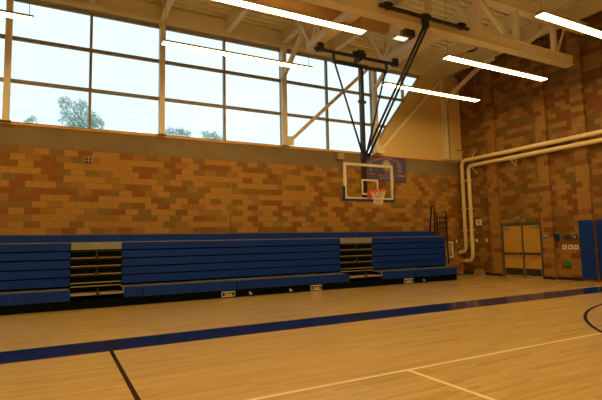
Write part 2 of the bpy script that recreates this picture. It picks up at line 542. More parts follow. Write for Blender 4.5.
# long roof truss parallel to the window wall
TY = 9.45
r = thing('roof_truss', (5, TY, 7.6), 'long tan steel roof truss with a deep bottom beam ending short of the right wall', 'truss')
bm = B(); ibeam(bm, (-13.9, TY, 7.73), (15.88, TY, 7.73), 0.32, 0.34, 0.03, 0.24); obj('bottom_chord', bm, M['steel'], r)
bm = B(); ibeam(bm, (-13.9, TY, 9.16), (16.98, TY, 9.16), 0.28, 0.34); obj('top_chord', bm, M['steel'], r)
xs = [15.05, 13.10, 11.32, 9.3, 7.2, 5.1, 3.0, 0.9, -1.3, -3.5, -5.7]
for i, x in enumerate(xs):
    bm = B(); beam(bm, (x, TY, 7.93), (x, TY, 9.0), 0.15, 0.15, V((0, 1, 0))); obj('vertical_web', bm, M['steel'], r)
for x0, x1 in ((15.2, 15.75), (15.0, 13.55), (12.75, 11.45), (10.0, 11.2), (8.9, 7.3), (5.6, 7.1), (5.0, 3.2), (1.3, 2.9), (0.8, -1.1)):
    bm = B()
    beam(bm, (x0, TY, 7.95 if x0 == 12.75 else (7.95 if x0 == 15.2 else 9.0)), (x1, TY, 9.0 if x0 in (12.75, 15.2) else 7.95), 0.13 if x0 != 15.2 else .06, 0.13 if x0 != 15.2 else .06, V((0, 1, 0)))
    obj('diagonal_web', bm, M['steel'], r)

# outrigger struts that carry the hoist pipe
for x, lb in ((6.9, 'tan outrigger strut over the left end of the black hoist pipe'),
              (9.75, 'tan outrigger strut over the right end of the black hoist pipe')):
    r = thing('outrigger_strut', (x, 11.0, 7.6), lb, 'beam', 'outrigger struts of the hoop hoist')
    bm = B(); ibeam(bm, (x, TY + 0.17, 7.68), (x, 12.2, 7.68), 0.26, 0.26, 0.025, 0.18); obj('strut_beam', bm, M['steel'], r)
    bm = B(); beam(bm, (x, 12.1, 7.75), (x, 13.1, 9.3), 0.09, 0.09); obj('diagonal', bm, M['steel'], r)
    bm = B(); beam(bm, (x, 11.5, 7.8), (x, 11.5, 9.85), 0.10, 0.10, V((0, 1, 0))); obj('hanger', bm, M['steel'], r)
    bm = B(); beam(bm, (x, 12.0, 7.8), (x, 10.6, 9.85), 0.07, 0.07); obj('diagonal', bm, M['steel'], r)

# round duct with a register box
r = thing('air_duct', (4, 10.75, 8.15), 'round tan air duct running beside the roof truss above the pendant light', 'duct')
bm = B(); tube(bm, [(-9, 10.75, 8.17), (8.82, 10.75, 8.17)], 0.27, 24); obj('duct_tube', bm, M['duct'], r)
for x in (-1.5, 1.5, 4.5, 7.5, 8.78):
    bm = B(); tube(bm, [(x - .03, 10.75, 8.17), (x + .03, 10.75, 8.17)], 0.285, 24); obj('joint_band', bm, M['duct'], r)
r = thing('air_register', (9.55, 10.6, 7.9), 'small brown louvred air register hanging at the end of the round duct', 'vent')
bx('box', (9.36, 9.74, 10.5, 10.75, 7.88, 8.10), M['grille'], r)
for k in range(5):
    bx('louvre', (9.38, 9.72, 10.485, 10.5, 7.905 + k * .04, 7.922 + k * .04), M['bronze'], r)
for x in (9.4, 9.6):
    bm = B(); tube(bm, [(x, 10.65, 8.12), (x, 10.65, 9.9)], 0.012, 6); obj('hanger_rod', bm, M['steel'], r)
r = thing('ceiling_panel_light', (9.25, 10.6, 7.75), 'short bright flat ceiling lamp just left of and below the brown air register', 'light')
bx('panel', (9.03, 9.47, 10.48, 10.74, 7.79, 7.82), M['white'], r, 0.008)
bx('lens', (9.05, 9.45, 10.5, 10.72, 7.775, 7.79), M['small_lamp'], r)
for x in (9.08, 9.32):
    bm = B(); tube(bm, [(x, 10.65, 7.81), (x, 10.65, 9.9)], 0.01, 6); obj('hanger_rod', bm, M['steel'], r)

# round ceiling diffuser
r = thing('ceiling_diffuser', (15.35, 13.25, 9.6), 'round dark-ringed ceiling diffuser above the pendant light by the right wall', 'vent')
bm = B(); tube(bm, [(15.35, 13.25, 9.60), (15.35, 13.25, 9.66)], [0.30, 0.24], 24); obj('cone', bm, M['deck'], r)
bm = B(); torus(bm, (15.35, 13.25, 9.59), 0.24, 0.035, 28, 8); torus(bm, (15.35, 13.25, 9.57), 0.13, 0.03, 24, 8); obj('ring', bm, M['bronze'], r)
bm = B(); tube(bm, [(15.35, 13.25, 9.65), (15.35, 13.25, 9.99)], 0.16, 20); obj('neck', bm, M['deck'], r)

# ------------------------------------------------------------------ pendant lights
def make_light(loc, label, group):
    L2 = 2.425
    r = thing('pendant_light', loc, label, 'light', group)
    x, yy, z = loc
    bm = B()
    box(bm, x - L2, x + L2, yy - .13, yy + .13, z + .004, z + .045)
    extrude_profile(bm, [(-.13, 0), (.13, 0), (.05, .05), (-.05, .05)], (x - L2, yy, z + .045), (x + L2, yy, z + .045))
    obj('housing', bm, M['lamp_body'], r)
    bm = B()
    box(bm, x - L2 + .015, x + L2 - .015, yy - .122, yy + .122, z - .004, z + .012)
    obj('lens', bm, M['lamp'], r)
    bx('added_uplight', (x - L2 + .05, x + 1.15, yy - .011, yy + .011, z + .094, z + .0975), M['lamp'], r)  # unseen glowing strip added on top to brighten the ceiling
    for k in (-1, 0, 1):
        bx('lens_joint', (x + k * 1.21 - .012, x + k * 1.21 + .012, yy - .131, yy + .131, z - .008, z + .02), M['lamp_body'], r)
    for s in (-1, 1):
        bm = B(); tube(bm, [(x + s * 2.33, yy, z + .09), (x + s * 2.33, yy, 9.9)], 0.007, 6)
        obj('suspension_wire', bm, M['wire'], r)
    bm = B(); tube(bm, [(x + 2.33, yy, 9.82), (x + 2.33, yy, 9.9)], [0.05, 0.07], 12); obj('canopy', bm, M['white'], r)
    return r
def dup(root, loc, label, group=None):
    c = root.copy(); COL.objects.link(c); c.location = loc; c['label'] = label
    if group: c['group'] = group
    for ch in list(root.children):
        k = ch.copy(); COL.objects.link(k); k.parent = c
    return c
G = 'long pendant lights hung from the roof'
L0 = make_light((5.0, 13.0, 7.34), 'long pendant light hanging in front of the windows left of the hoop hoist', G)
dup(L0, (-3.02, 13.0, 7.34), 'pendant light cut off by the left edge of the picture')
dup(L0, (12.88, 13.0, 7.27), 'pendant light crossing the cream panel, its right end before the right wall')
dup(L0, (5.1, 10.15, 7.43), 'pendant light cut off by the top edge, left of the black hoist')
dup(L0, (13.05, 10.15, 7.26), 'pendant light below the end of the roof truss, its lit underside in full view')
dup(L0, (13.52, 7.30, 7.44), 'broad bright pendant light at the top right corner, in front of the roof truss')
HID = 'unseen long pendant light continuing the rows, added to light the hall'  # out-of-view lamps continuing the rows, added for the hall's brightness
GH = 'pendant lights out of the picture'
for yy in (10.15, 7.3):
    dup(L0, (-2.95, yy, 7.43), HID, GH)
dup(L0, (5.2, 7.30, 7.43), HID, GH)
for yy in (4.4, 1.55, -1.3, -4.15, -7.0):
    for x in (-2.9, 5.2, 13.2):
        dup(L0, (x, yy, 7.43), HID, GH)
for yy in (13.0, 7.3, 1.55, -4.15):
    dup(L0, (-10.8, yy, 7.4), HID, GH)

# ------------------------------------------------------------------ basketball backstop hung from the roof
YB = 11.3
r = thing('basketball_backstop', (8.38, 11.5, 7.3), 'basketball hoop with glass backboard hung on a black folding mast from the roof', 'basketball hoop')
BK = M['black']
bm = B(); tube(bm, [(6.70, 11.5, 7.36), (9.86, 11.5, 7.36)], 0.052, 14); obj('hoist_pipe', bm, BK, r)
for x in (6.9, 9.75):
    bm = B(); box(bm, x - .09, x + .09, 11.44, 11.56, 7.31, 7.55); box(bm, x - .12, x - .06, 11.43, 11.57, 7.29, 7.43); obj('pipe_clamp', bm, BK, r)
bm = B(); box(bm, 8.2, 8.46, 11.38, 11.6, 7.30, 7.56, .02); tube(bm, [(8.1, 11.5, 7.46), (8.54, 11.5, 7.46)], 0.07, 14)
box(bm, 8.2, 8.3, 11.35, 11.65, 7.2, 7.3); obj('winch', bm, M['black'], r)
for x in (7.36, 9.36):
    bm = B(); box(bm, x - .03, x + .03, 11.46, 11.54, 7.02, 7.38); obj('hinge_bracket', bm, BK, r)
bm = B(); beam(bm, (7.32, 11.5, 7.06), (9.40, 11.5, 7.06), 0.085, 0.085); obj('crossbar', bm, BK, r)
bm = B(); beam(bm, (8.39, 11.55, 7.05), (8.42, 11.6, 2.95), 0.12, 0.12, V((0, 1, 0))); obj('mast', bm, BK, r)
bm = B(); tube(bm, [(8.27, 11.55, 5.95), (8.53, 11.55, 5.95)], 0.05, 12); obj('mast_bolt', bm, BK, r)
for x in (7.40, 9.34):
    bm = B(); tube(bm, [(x, 11.52, 7.06), (8.43 + (.06 if x > 8 else -.06), 11.55, 4.25)], 0.03, 10); obj('side_brace', bm, BK, r)
bm = B(); box(bm, 8.32, 8.54, 11.44, 11.64, 4.12, 4.30, .02); obj('brace_clamp', bm, BK, r)
# fold brace up to the pipe before the truss
bm = B(); tube(bm, [(7.36, 9.2, 7.75), (10.60, 9.2, 7.75)], 0.052, 14); obj('fold_pipe', bm, BK, r)
for x in (7.65, 10.35):
    bm = B(); box(bm, x - .06, x + .06, 9.13, 9.29, 7.72, 7.87); box(bm, x - .14, x + .14, 9.16, 9.28, 7.82, 7.87); obj('pipe_clamp', bm, BK, r)
bm = B(); box(bm, 8.86, 9.05, 9.12, 9.29, 7.64, 7.84, .02); tube(bm, [(8.83, 9.2, 7.78), (9.1, 9.2, 7.78)], 0.07, 14)
box(bm, 8.88, 9.02, 9.14, 9.3, 7.44, 7.66, .02); obj('fold_hinge', bm, BK, r)
for dx in (-.055, .055):
    bm = B(); tube(bm, [(8.95 + dx, 9.22, 7.5), (8.45 + dx * 1.3, 11.5, 4.18)], 0.036, 10); obj('fold_brace', bm, BK, r)
# backboard
bx0, bx1, bz0, bz1 = 7.475, 9.285, 2.86, 3.94
glass = bx('backboard', (bx0 + .02, bx1 - .02, YB - .006, YB + .006, bz0 + .02, bz1 - .02), M['board_glass'], r)
bm = B()
for d in ((bx0, bx1, bz0, bz0 + .055), (bx0, bx1, bz1 - .075, bz1), (bx0, bx0 + .07, bz0 + .05, bz1 - .07), (bx1 - .07, bx1, bz0 + .05, bz1 - .07)):
    box(bm, d[0], d[1], YB - .03, YB + .03, d[2], d[3])
obj('frame', bm, M['white'], glass)
bm = B()
tx0, tx1, tz0, tz1 = 8.10, 8.71, 3.0, 3.47
for d in ((tx0, tx1, tz0, tz0 + .05), (tx0, tx1, tz1 - .05, tz1), (tx0, tx0 + .05, tz0 + .04, tz1 - .04), (tx1 - .05, tx1, tz0 + .04, tz1 - .04)):
    box(bm, d[0], d[1], YB - .012, YB - .004, d[2], d[3])
obj('target_square', bm, M['white'], glass)
bm = B()
box(bm, bx0 - .03, bx1 + .03, YB - .05, YB + .05, bz0 - .06, bz0 + .005, .015)
box(bm, bx0 - .04, bx0 + .012, YB - .05, YB + .05, bz0 - .06, 3.24, .015)
box(bm, bx1 - .012, bx1 + .04, YB - .05, YB + .05, bz0 - .06, 3.24, .015)
obj('edge_padding', bm, M['board_pad'], glass)
bm = B()
for z in (3.05,):
    box(bm, 8.25, 8.6, YB + .03, YB + .09, z - .04, z + .04)
    box(bm, 8.34, 8.46, YB + .05, 11.6, z - .05, z + .05)
obj('mounting_arm', bm, BK, r)
rc = V((8.42, YB - .37, 3.085))
bm = B(); torus(bm, rc, 0.228, 0.02, 36, 10)
rim = obj('rim', bm, M['rim'], r)
bm = B(); box(bm, 8.27, 8.53, YB - .16, YB - .02, 2.93, 3.10, .012); box(bm, 8.3, 8.5, YB - .20, YB - .03, 3.08, 3.105)
for s in (-1, 1): tube(bm, [(rc.x + s * .16, rc.y + .17, 3.08), (rc.x + s * .05, YB - .1, 2.98)], .012, 8)
obj('rim_bracket', bm, M['rim'], rim)
bm = B()
lv = [(0.0, .222), (.10, .19), (.20, .155), (.30, .13), (.40, .125)]
N = 12
for k in range(N):
    for s in (-1, 1):
        pts = []
        for i, (dz, rr) in enumerate(lv):
            a = 2 * math.pi * (k + s * i * 0.5) / N
            pts.append(rc + V((rr * math.cos(a), rr * math.sin(a), -.02 - dz)))
        tube(bm, pts, 0.0075, 5)
obj('net', bm, M['net'], rim)

# ------------------------------------------------------------------ things on the window wall
r = thing('banner', (12.65, YW - .03, 4.15), 'purple sports banner with a cream emblem on the wall behind the backboard', 'banner')
x0, x1, z0, z1 = 11.60, 13.70, 4.14, 5.24
bx('banner_sheet', (x0, x1, YW - .035, YW - .0125, z0, z1), M['banner'], r)
bm = B()
ex, ez = 12.62, 4.83
def disc(bm, cx, cz, rad, y0, y1, n=32, x_s=1.0):
    poly_slab(bm, [(cx + rad * x_s * math.cos(2*math.pi*k/n), cz + rad * math.sin(2*math.pi*k/n)) for k in range(n)], y0, y1)
disc(bm, ex, ez, 0.17, YW - .043, YW - .034)
obj('emblem_disc', bm, M['banner_cream'], r)
bm = B()
for k in range(20):
    a = 2*math.pi*k/20
    disc(bm, ex + .23*math.cos(a), ez + .23*math.sin(a), .026, YW - .043, YW - .034, 8)
obj('emblem_ring', bm, M['banner_cream'], r)
bm = B()
for k in range(5): box(bm, ex - .12 + k*.05, ex - .09 + k*.05, YW - .046, YW - .042, ez - .03, ez + .05)
box(bm, ex - .1, ex + .1, YW - .046, YW - .042, ez - .09, ez - .06)
obj('emblem_mark', bm, M['banner'], r)
bm = B()
for k in range(23):                                # arched line at the top
    t = -1 + 2 * k / 22
    xx = ex + t * .66; zz = 5.16 - .14 * t * t
    box(bm, xx - .021, xx + .021, YW - .041, YW - .034, zz - .035, zz + .03)
for k in range(12): box(bm, 12.15 + k*.075, 12.205 + k*.075, YW - .041, YW - .034, 4.37, 4.42)
for k in range(6): box(bm, 11.66 + k*.05, 11.70 + k*.05, YW - .041, YW - .034, 4.42, 4.47)
for k in range(6): box(bm, 13.22 + k*.07, 13.27 + k*.07, YW - .041, YW - .034, 4.38, 4.46)
obj('banner_heading', bm, M['banner_orange'], r)
bm = B()
random.seed(3)
for k in range(8):
    w = random.uniform(.14, .24)
    box(bm, 13.42 - w, 13.42, YW - .041, YW - .034, 4.55 + k*.055, 4.582 + k*.055)
    w = random.uniform(.12, .2)
    box(bm, 11.68, 11.68 + w, YW - .041, YW - .034, 4.55 + k*.055, 4.582 + k*.055)
for k in range(3): box(bm, 12.5, 12.74, YW - .041, YW - .034, 4.46 + k*.05, 4.485 + k*.05)
for k in range(2): box(bm, 12.2, 13.05, YW - .041, YW - .034, 4.24 + k*.06, 4.27 + k*.06)
obj('banner_rows', bm, M['banner_grey'], r)

r = thing('wall_speaker', (10.2, YW - .1, 4.92), 'beige box mounted on the concrete band left of the hoop mast', 'speaker')
bx('box', (10.05, 10.34, YW - .18, YW - .03, 4.93, 5.18), M['beige'], r, .015)
bx('mounting_bracket', (10.12, 10.28, YW - .04, YW - .008, 5.0, 5.16), M['dark_grey'], r)

r = thing('alarm_strobe', (.88, YW - .05, 4.2), 'red fire alarm in a white wire cage high on the block wall', 'alarm')
bx('alarm_body', (.81, .95, YW - .06, YW - .001, 4.21, 4.36), M['red'], r, .01)
bm = B()
for t in (0, .5, 1):
    x = .76 + .24 * t; z = 4.16 + .24 * t
    tube(bm, [(x, YW, 4.16), (x, YW - .1, 4.17), (x, YW - .1, 4.39), (x, YW, 4.40)], .007, 6)
    tube(bm, [(.76, YW - .1, z), (1.0, YW - .1, z)], .007, 6)
obj('wire_guard', bm, M['white'], r)

r = thing('conduit', (5.54, YW - .02, 1.9), 'thin vertical conduit on the block wall from bleachers to concrete band', 'conduit')
bm = B(); tube(bm, [(5.54, YW - .02, 1.97), (5.54, YW - .02, 4.58)], 0.016, 8); obj('conduit_tube', bm, M['beige'], r)
bm = B()
for z in (2.4, 3.2, 4.0): box(bm, 5.51, 5.57, YW - .025, YW - .002, z, z + .03)
obj('strap', bm, M['beige'], r)

r = thing('wall_cabinet', (16.15, YW - .03, .75), 'white framed narrow cabinet on the wall just right of the bleachers', 'cabinet')
bm = B()
for d in ((15.97, 16.31, .75, .83), (15.97, 16.31, 1.42, 1.50), (15.97, 16.05, .82, 1.43), (16.23, 16.31, .82, 1.43)):
    box(bm, d[0], d[1], YW - .05, YW - .001, d[2], d[3])
obj('frame', bm, M['white'], r)
bx('panel', (16.05, 16.23, YW - .03, YW - .001, .83, 1.42), M['brown'], r)
bx('handle', (16.17, 16.195, YW - .05, YW - .03, 1.0, 1.3), M['white'], r)
tag(bx('outlet_plate', (16.55, 16.65, YW - .02, YW - .001, 1.43, 1.58), M['white'], None, .004), 'small white plate on the window wall just left of the cream pipes', 'wall plate')

# ------------------------------------------------------------------ things on the right wall
def wx(name, y0, y1, z0, z1, d, mat, parent=None, bev=.006, base=XR):
    return bx(name, (base - d, base - .001, y0, y1, z0, z1), mat, parent, bev)
tag(wx('outlet_plate', 14.87, 14.97, 1.45, 1.60, .02, M['white'], None, .004), 'small white plate on the right wall beside the longer cream pipe', 'wall plate')
tag(wx('outlet_plate', 14.33, 14.43, 1.45, 1.60, .02, M['white'], None, .004), 'small white plate on the right wall nearer the doors than the pipes', 'wall plate')
r = thing('thermostat_box', (XR, 14.73, 2.2), 'pale square box with darker centre on the right wall beside the pipes', 'box')
bm = B()
for d in ((14.59, 14.87, 2.2, 2.26), (14.59, 14.87, 2.42, 2.48), (14.59, 14.66, 2.25, 2.43), (14.80, 14.87, 2.25, 2.43)):
    box(bm, XR - .07, XR - .001, d[0], d[1], d[2], d[3])
obj('rim', bm, M['white'], r)
wx('face', 14.65, 14.81, 2.25, 2.43, .04, M['beige'], r)

def pipe_thing(yv, zh, rad, zb, x, label, ticks):
    r = thing('drain_pipe', (x, yv, zh), label, 'pipe', 'cream drain pipes in the corner')
    pts = [(x, -9.9, zh)] + elbow((x, yv, zh), (0, 1, 0), (0, 0, -1), .22) + elbow((x, yv, zb), (0, 0, -1), (0, 1, 0), .30) + [(x, YW - .002, zb)]
    bm = B(); tube(bm, pts, rad, 18); obj('pipe_run', bm, M['pipe'], r)
    for yy in (12.6, 9.9, 7.0, 4.0):
        bm = B(); tube(bm, [(x, yy - .02, zh), (x, yy + .02, zh)], rad + .012, 18); box(bm, x, XR, yy - .02, yy + .02, zh - .02, zh + .02); obj('pipe_clip', bm, M['pipe'], r)
    for z in (4.3, 3.0, 2.0, 1.55):
        if z < zh - .5:
            bm = B(); tube(bm, [(x, yv, z - .02), (x, yv, z + .02)], rad + .012, 18); box(bm, x, XR, yv - .02, yv + .02, z - .02, z + .02)
            box(bm, x - .1, x - .08, yv - .16, yv + .16, z - .012, z + .012); obj('pipe_clip', bm, M['pipe'], r)
    for a, b in ticks:
        bm = B(); tube(bm, [a, b], .014, 6); obj('brace_rod', bm, M['pipe'], r)
    return r
pipe_thing(15.37, 5.24, .085, .98, 16.78, 'upper cream pipe along the right wall that drops nearest the window wall',
           [((16.75, 14.78, 5.26), (16.72, 14.5, 5.56))])
pipe_thing(14.99, 4.95, .085, .60, 16.78, 'lower cream pipe along the right wall with the longer drop and wider bottom bend',
           [((16.7, 14.80, 4.93), (16.72, 14.45, 4.5)), ((16.7, 12.75, 4.95), (16.7, 12.45, 4.55)), ((16.7, 12.4, 4.98), (16.7, 12.45, 4.55))])

# double door
DY0, DY1, DZ = 11.77, 13.47, 2.12
bm = B()
box(bm, XR - .05, XR - .001, DY1, DY1 + .11, 0, DZ + .12)
box(bm, XR - .05, XR - .001, DY0 - .09, DY0, 0, DZ + .12)
box(bm, XR - .05, XR - .001, DY0, DY1, DZ, DZ + .12)
box(bm, XR - .06, XR - .001, 12.52, 12.58, 0, DZ)
struct('trim_8', bm, M['frame_dark'])
for n, (a, b, s) in enumerate(((12.58, DY1, 1), (DY0, 12.52, -1))):
    d = struct('door_%d' % (n + 1), (lambda q: (box(q, XR - .035, XR - .002, a + .005, b - .005, .01, DZ - .005), q)[1])(B()), M['door'])
    bx('kick_plate', (XR - .042, XR - .034, a + .03, b - .03, .08, .36), M['bronze'], d)
    bm = B(); box(bm, XR - .11, XR - .08, a + .03, b - .03, .93, 1.0, .008)
    for yy in (a + .06, b - .06): box(bm, XR - .1, XR - .034, yy - .03, yy + .03, .92, 1.01)
    obj('push_bar', bm, M['bronze'], d)
    c0 = b - .35 if s > 0 else a + .05
    bm = B(); box(bm, XR - .1, XR - .034, c0, c0 + .3, 1.98, 2.05, .008); tube(bm, [(XR - .09, c0 + .15, 2.06), (XR - .10, c0 + .25, 2.075), (XR - .04, c0 + .2, 2.1)], .01, 6)
    obj('door_closer', bm, M['grey_metal'], d)
    bm = B(); box(bm, XR - .045, XR - .034, a + .03, b - .03, .02, .06); obj('door_sweep', bm, M['grey_metal'], d)

r = thing('exit_sign', (XR, 12.73, 2.3), 'dim green exit sign above the double doors', 'sign')
wx('sign_box', 12.59, 12.88, 2.31, 2.53, .06, M['exit_body'], r)
cu = bpy.data.curves.new('sign_letters', 'FONT')
cu.body = 'EXIT'; cu.size = .15; cu.extrude = .002; cu.align_x = 'CENTER'; cu.align_y = 'CENTER'
tmp = bpy.data.objects.new('sign_letters_curve', cu); COL.objects.link(tmp)
bpy.context.view_layer.update()
me = bpy.data.meshes.new_from_object(tmp.evaluated_get(bpy.context.evaluated_depsgraph_get()))
bpy.data.objects.remove(tmp)
me.materials.clear(); me.materials.append(M['exit_text'])
lo = bpy.data.objects.new('sign_letters', me); COL.objects.link(lo); lo.parent = r
lo.rotation_euler = (math.pi/2, 0, -math.pi/2); lo.location = (-.063, 0.005, .12)

r = thing('room_sign', (XR, 11.49, 1.5), 'small grey plaque on the pier right of the double doors', 'sign')
wx('plate', 11.38, 11.59, 1.49, 1.67, .015, M['grey_metal'], r, .003, XR - .13)
bm = B()
for k in range(4): box(bm, XR - .15, XR - .144, 11.41 + k * .042, 11.44 + k * .042, 1.54, 1.61)
obj('plate_marks', bm, M['dark_grey'], r)

r = thing('wall_phone_box', (XR, 11.12, 1.46), 'dark blue square box on the block wall, largest of the small wall devices', 'box')
wx('body', 11.0, 11.25, 1.46, 1.73, .08, M['dev_blue'], r, .01)
bm = B(); box(bm, XR - .09, XR - .08, 11.04, 11.21, 1.62, 1.69); obj('face_panel', bm, M['pad_blue'], r)
r = thing('wall_panel', (XR, 10.66, 1.5), 'small dark panel on the wall between the blue box and the blue pads', 'panel')
wx('body', 10.55, 10.79, 1.52, 1.68, .05, M['dark_grey'], r)
bm = B(); box(bm, XR - .056, XR - .05, 10.6, 10.74, 1.57, 1.63); obj('display', bm, M['dev_blue'], r)
r = thing('wall_sensor', (XR, 10.38, 1.53), 'small pale blue faced device on the wall next to the blue pads', 'device')
wx('body', 10.31, 10.44, 1.53, 1.67, .05, M['dev_blue'], r)
bm = B(); box(bm, XR - .056, XR - .05, 10.35, 10.40, 1.57, 1.63); obj('button', bm, M['white'], r)
r = thing('alarm_pull', (XR, 11.13, 1.18), 'small dark red pull station below the dark blue wall box', 'alarm')
wx('body', 11.05, 11.2, 1.18, 1.34, .05, M['red'], r)
bm = B(); box(bm, XR - .06, XR - .05, 11.08, 11.17, 1.23, 1.26); obj('lever', bm, M['dark_grey'], r)
for yy, lb in ((10.82, 'white square switch plate, first right of the red pull station'),
               (10.59, 'white square switch plate, middle one of three in a row'),
               (10.37, 'white square switch plate next to the blue pads, last of three')):
    r = thing('switch_plate', (XR, yy, 1.23), lb, 'switch', 'row of white switch plates')
    bm = B()
    for d in ((-.085, .085, -.085, -.04), (-.085, .085, .04, .085), (-.085, -.04, -.04, .04), (.04, .085, -.04, .04)):
        box(bm, XR - .025, XR - .001, yy + d[0], yy + d[1], 1.23 + d[2], 1.23 + d[3])
    obj('plate', bm, M['white'], r)
    wx('socket', yy - .04, yy + .04, 1.19, 1.27, .015, M['brown'], r, .003)
r = thing('first_aid_box', (XR, 10.74, .5), 'small bright green box low on the wall below the switch plates', 'box')
wx('body', 10.62, 10.85, .51, .69, .05, M['green'], r, .01)
wx('lid', 10.64, 10.83, .65, .71, .06, M['green'], r, .008)

# blue wall pads
pads = thing('wall_pad', (XR - .13, 9.98, .1), 'tall blue padding wrapped on the front of the pier at the right edge', 'pad', 'blue wall pads')
bm = B(); box(bm, XR - .20, XR - .131, 9.62, 10.13, .10, 1.14, .02); box(bm, XR - .20, XR - .131, 9.62, 10.13, 1.15, 2.2, .02); obj('cushion', bm, M['pad_blue'], pads)
bx('backing_strip', (XR - .135, XR - .131, 9.63, 10.12, .08, .12), M['black'], pads)
for y0, y1, lb in ((8.02, 9.60, 'broad blue wall pad right of the padded pier, cut off by the picture edge'),
                   ):
    p2 = thing('wall_pad', (XR, (y0 + y1) / 2, .1), lb, 'pad', 'blue wall pads')
    bm = B(); n = 2; w = (y1 - y0) / n
    for k in range(n):
        box(bm, XR - .07, XR - .002, y0 + k*w + .005, y0 + (k+1)*w - .005, .10, 2.2, .02)
    obj('cushion', bm, M['pad_blue'], p2)
    bx('backing_strip', (XR - .008, XR - .002, y0, y1, .06, .12), M['black'], p2)

# odds and ends by the corner
r = thing('cardboard_box', (16.6, 14.7, 0), 'small brown heap on the floor by the right wall under the pipes', 'box')
bm = B()
vs = [bm.verts.new(p) for p in ((16.55, 14.45, 0.003), (16.9, 14.45, 0.003), (16.9, 14.85, 0.003), (16.55, 14.85, 0.003), (16.62, 14.52, .26), (16.88, 14.54, .27), (16.88, 14.78, .25), (16.64, 14.76, .27))]
for f in ((0, 1, 5, 4), (1, 2, 6, 5), (2, 3, 7, 6), (3, 0, 4, 7), (4, 5, 6, 7), (3, 2, 1, 0)): bm.faces.new([vs[i] for i in f])
obj('carton', bm, M['brown'], r)
bm = B(); box(bm, 16.66, 16.86, 14.62, 14.67, .262, .27); obj('tape', bm, M['beige'], r)
r = thing('floor_cable', (16.2, 15.35, 0), 'low black strip with pale tags on the floor between bleachers and right wall', 'cable')
bm = B(); tube(bm, [(15.0, 15.5, .03), (15.7, 15.52, .04), (16.1, 15.45, .03), (16.5, 15.25, .04), (16.75, 15.0, .03)], .03, 8); obj('cord', bm, M['black'], r)
bm = B(); box(bm, 15.4, 15.5, 15.46, 15.55, .06, .08); box(bm, 16.25, 16.4, 15.3, 15.42, .06, .08); obj('cord_tag', bm, M['white'], r)

# ------------------------------------------------------------------ bleachers
YF, YS, YBK = 13.42, 13.97, 14.55
ROWS = [(.57, .785), (.82, 1.015), (1.05, 1.255), (1.29, 1.485), (1.52, 1.72)]
def modules(bm, x0, x1, y0, y1, z0, z1, step=.46):
    n = max(1, round((x1 - x0) / step)); w = (x1 - x0) / n
    for k in range(n):
        box(bm, x0 + k*w + .001, x0 + (k+1)*w - .001, y0, y1, z0, z1, .005)

def section(x0, x1, fx0, fx1, label, placards, casters, seams, ends=False):
    r = thing('bleacher_section', ((x0 + x1)/2, 14.5, 0), label, 'bleachers', 'blue telescopic bleachers')
    bm = B(); box(bm, x0, x1, YS + .09, YW - .03, .53, 1.70); box(bm, x0 + .02, x1 - .02, YBK + .1, YW - .03, 1.70, 1.9)
    obj('carriage', bm, M['bleach_black'], r)
    for i, (z0, z1) in enumerate(ROWS):
        bm = B(); modules(bm, x0, x1, YS + .012 * i, YS + .30, z0, z1); obj('seat_row', bm, M['blue'], r)
    bm = B(); modules(bm, x0 - (0), x1, YBK, YBK + .34, 1.70, 1.955); obj('seat_row', bm, M['blue'], r)
    bx('deck_edge', (x0, x1, YS + .05, YBK + .05, 1.727, 1.742), M['edge'], r)
    # pulled-out front row
    bm = B(); modules(bm, fx0, fx1, YF, YF + .40, .235, .492); obj('front_seat_row', bm, M['blue'], r)
    bx('front_deck', (fx0, fx1, YF + .38, YS + .08, .495, .507), M['edge'], r)
    bm = B(); box(bm, fx0, fx1, YF + .05, YS + .1, .012, .225); box(bm, fx0, fx1, YF + .3, YS + .1, .225, .49)
    kb = obj('kick_base', bm, M['bleach_black'], r)
    for s in seams:
        bx('panel_joint', (s - .012, s + .012, YF - .004, YF + .05, .05, .46), M['bleach_black'], kb)
    for px in placards:
        p = bx('warning_placard', (px - .21, px + .21, YF + .035, YF + .049, .035, .195), M['white'], r)
        bm = B()
        box(bm, px - .195, px - .11, YF + .03, YF + .036, .06, .17); box(bm, px + .11, px + .195, YF + .03, YF + .036, .06, .17)
        box(bm, px - .10, px + .10, YF + .03, YF + .036, .135, .165)
        for k in range(6): box(bm, px - .09 + k*.031, px - .07 + k*.031, YF + .03, YF + .036, .105, .125)
        for k in range(6): box(bm, px - .09 + k*.031, px - .07 + k*.031, YF + .03, YF + .036, .065, .085)
        obj('placard_print', bm, M['dark_grey'], p)
    for cx_ in casters:
        bm = B(); box(bm, cx_ - .05, cx_ + .04, YF + .03, YF + .05, .06, .08); box(bm, cx_ - .05, cx_ - .02, YF + .03, YF + .05, .06, .15)
        tube(bm, [(cx_ - .03, YF + .04, .12), (cx_ + .05, YF + .04, .07)], .014, 6); obj('latch_handle', bm, M['white'], r)
    if ends:
        bm = B(); box(bm, x1 - .03, x1, YS + .06, YW - .04, .02, 1.70); obj('end_panel', bm, M['bleach_black'], r)
    return r
section(-5.0, .395, -5.0, .395, 'blue bleacher section left of the first stair aisle, cut by the picture edge', [-2.9], [-1.9], [-2.2])
section(1.70, 8.995, 1.70, 8.995, 'long middle bleacher section in blue between the two stair aisles', [4.65, 7.69], [5.37, 6.75], [2.18, 4.92, 7.28])
section(10.405, 14.1, 10.405, 14.1, 'right blue bleacher section ending near the corner with the cream pipes', [11.64], [12.4], [11.94], True)

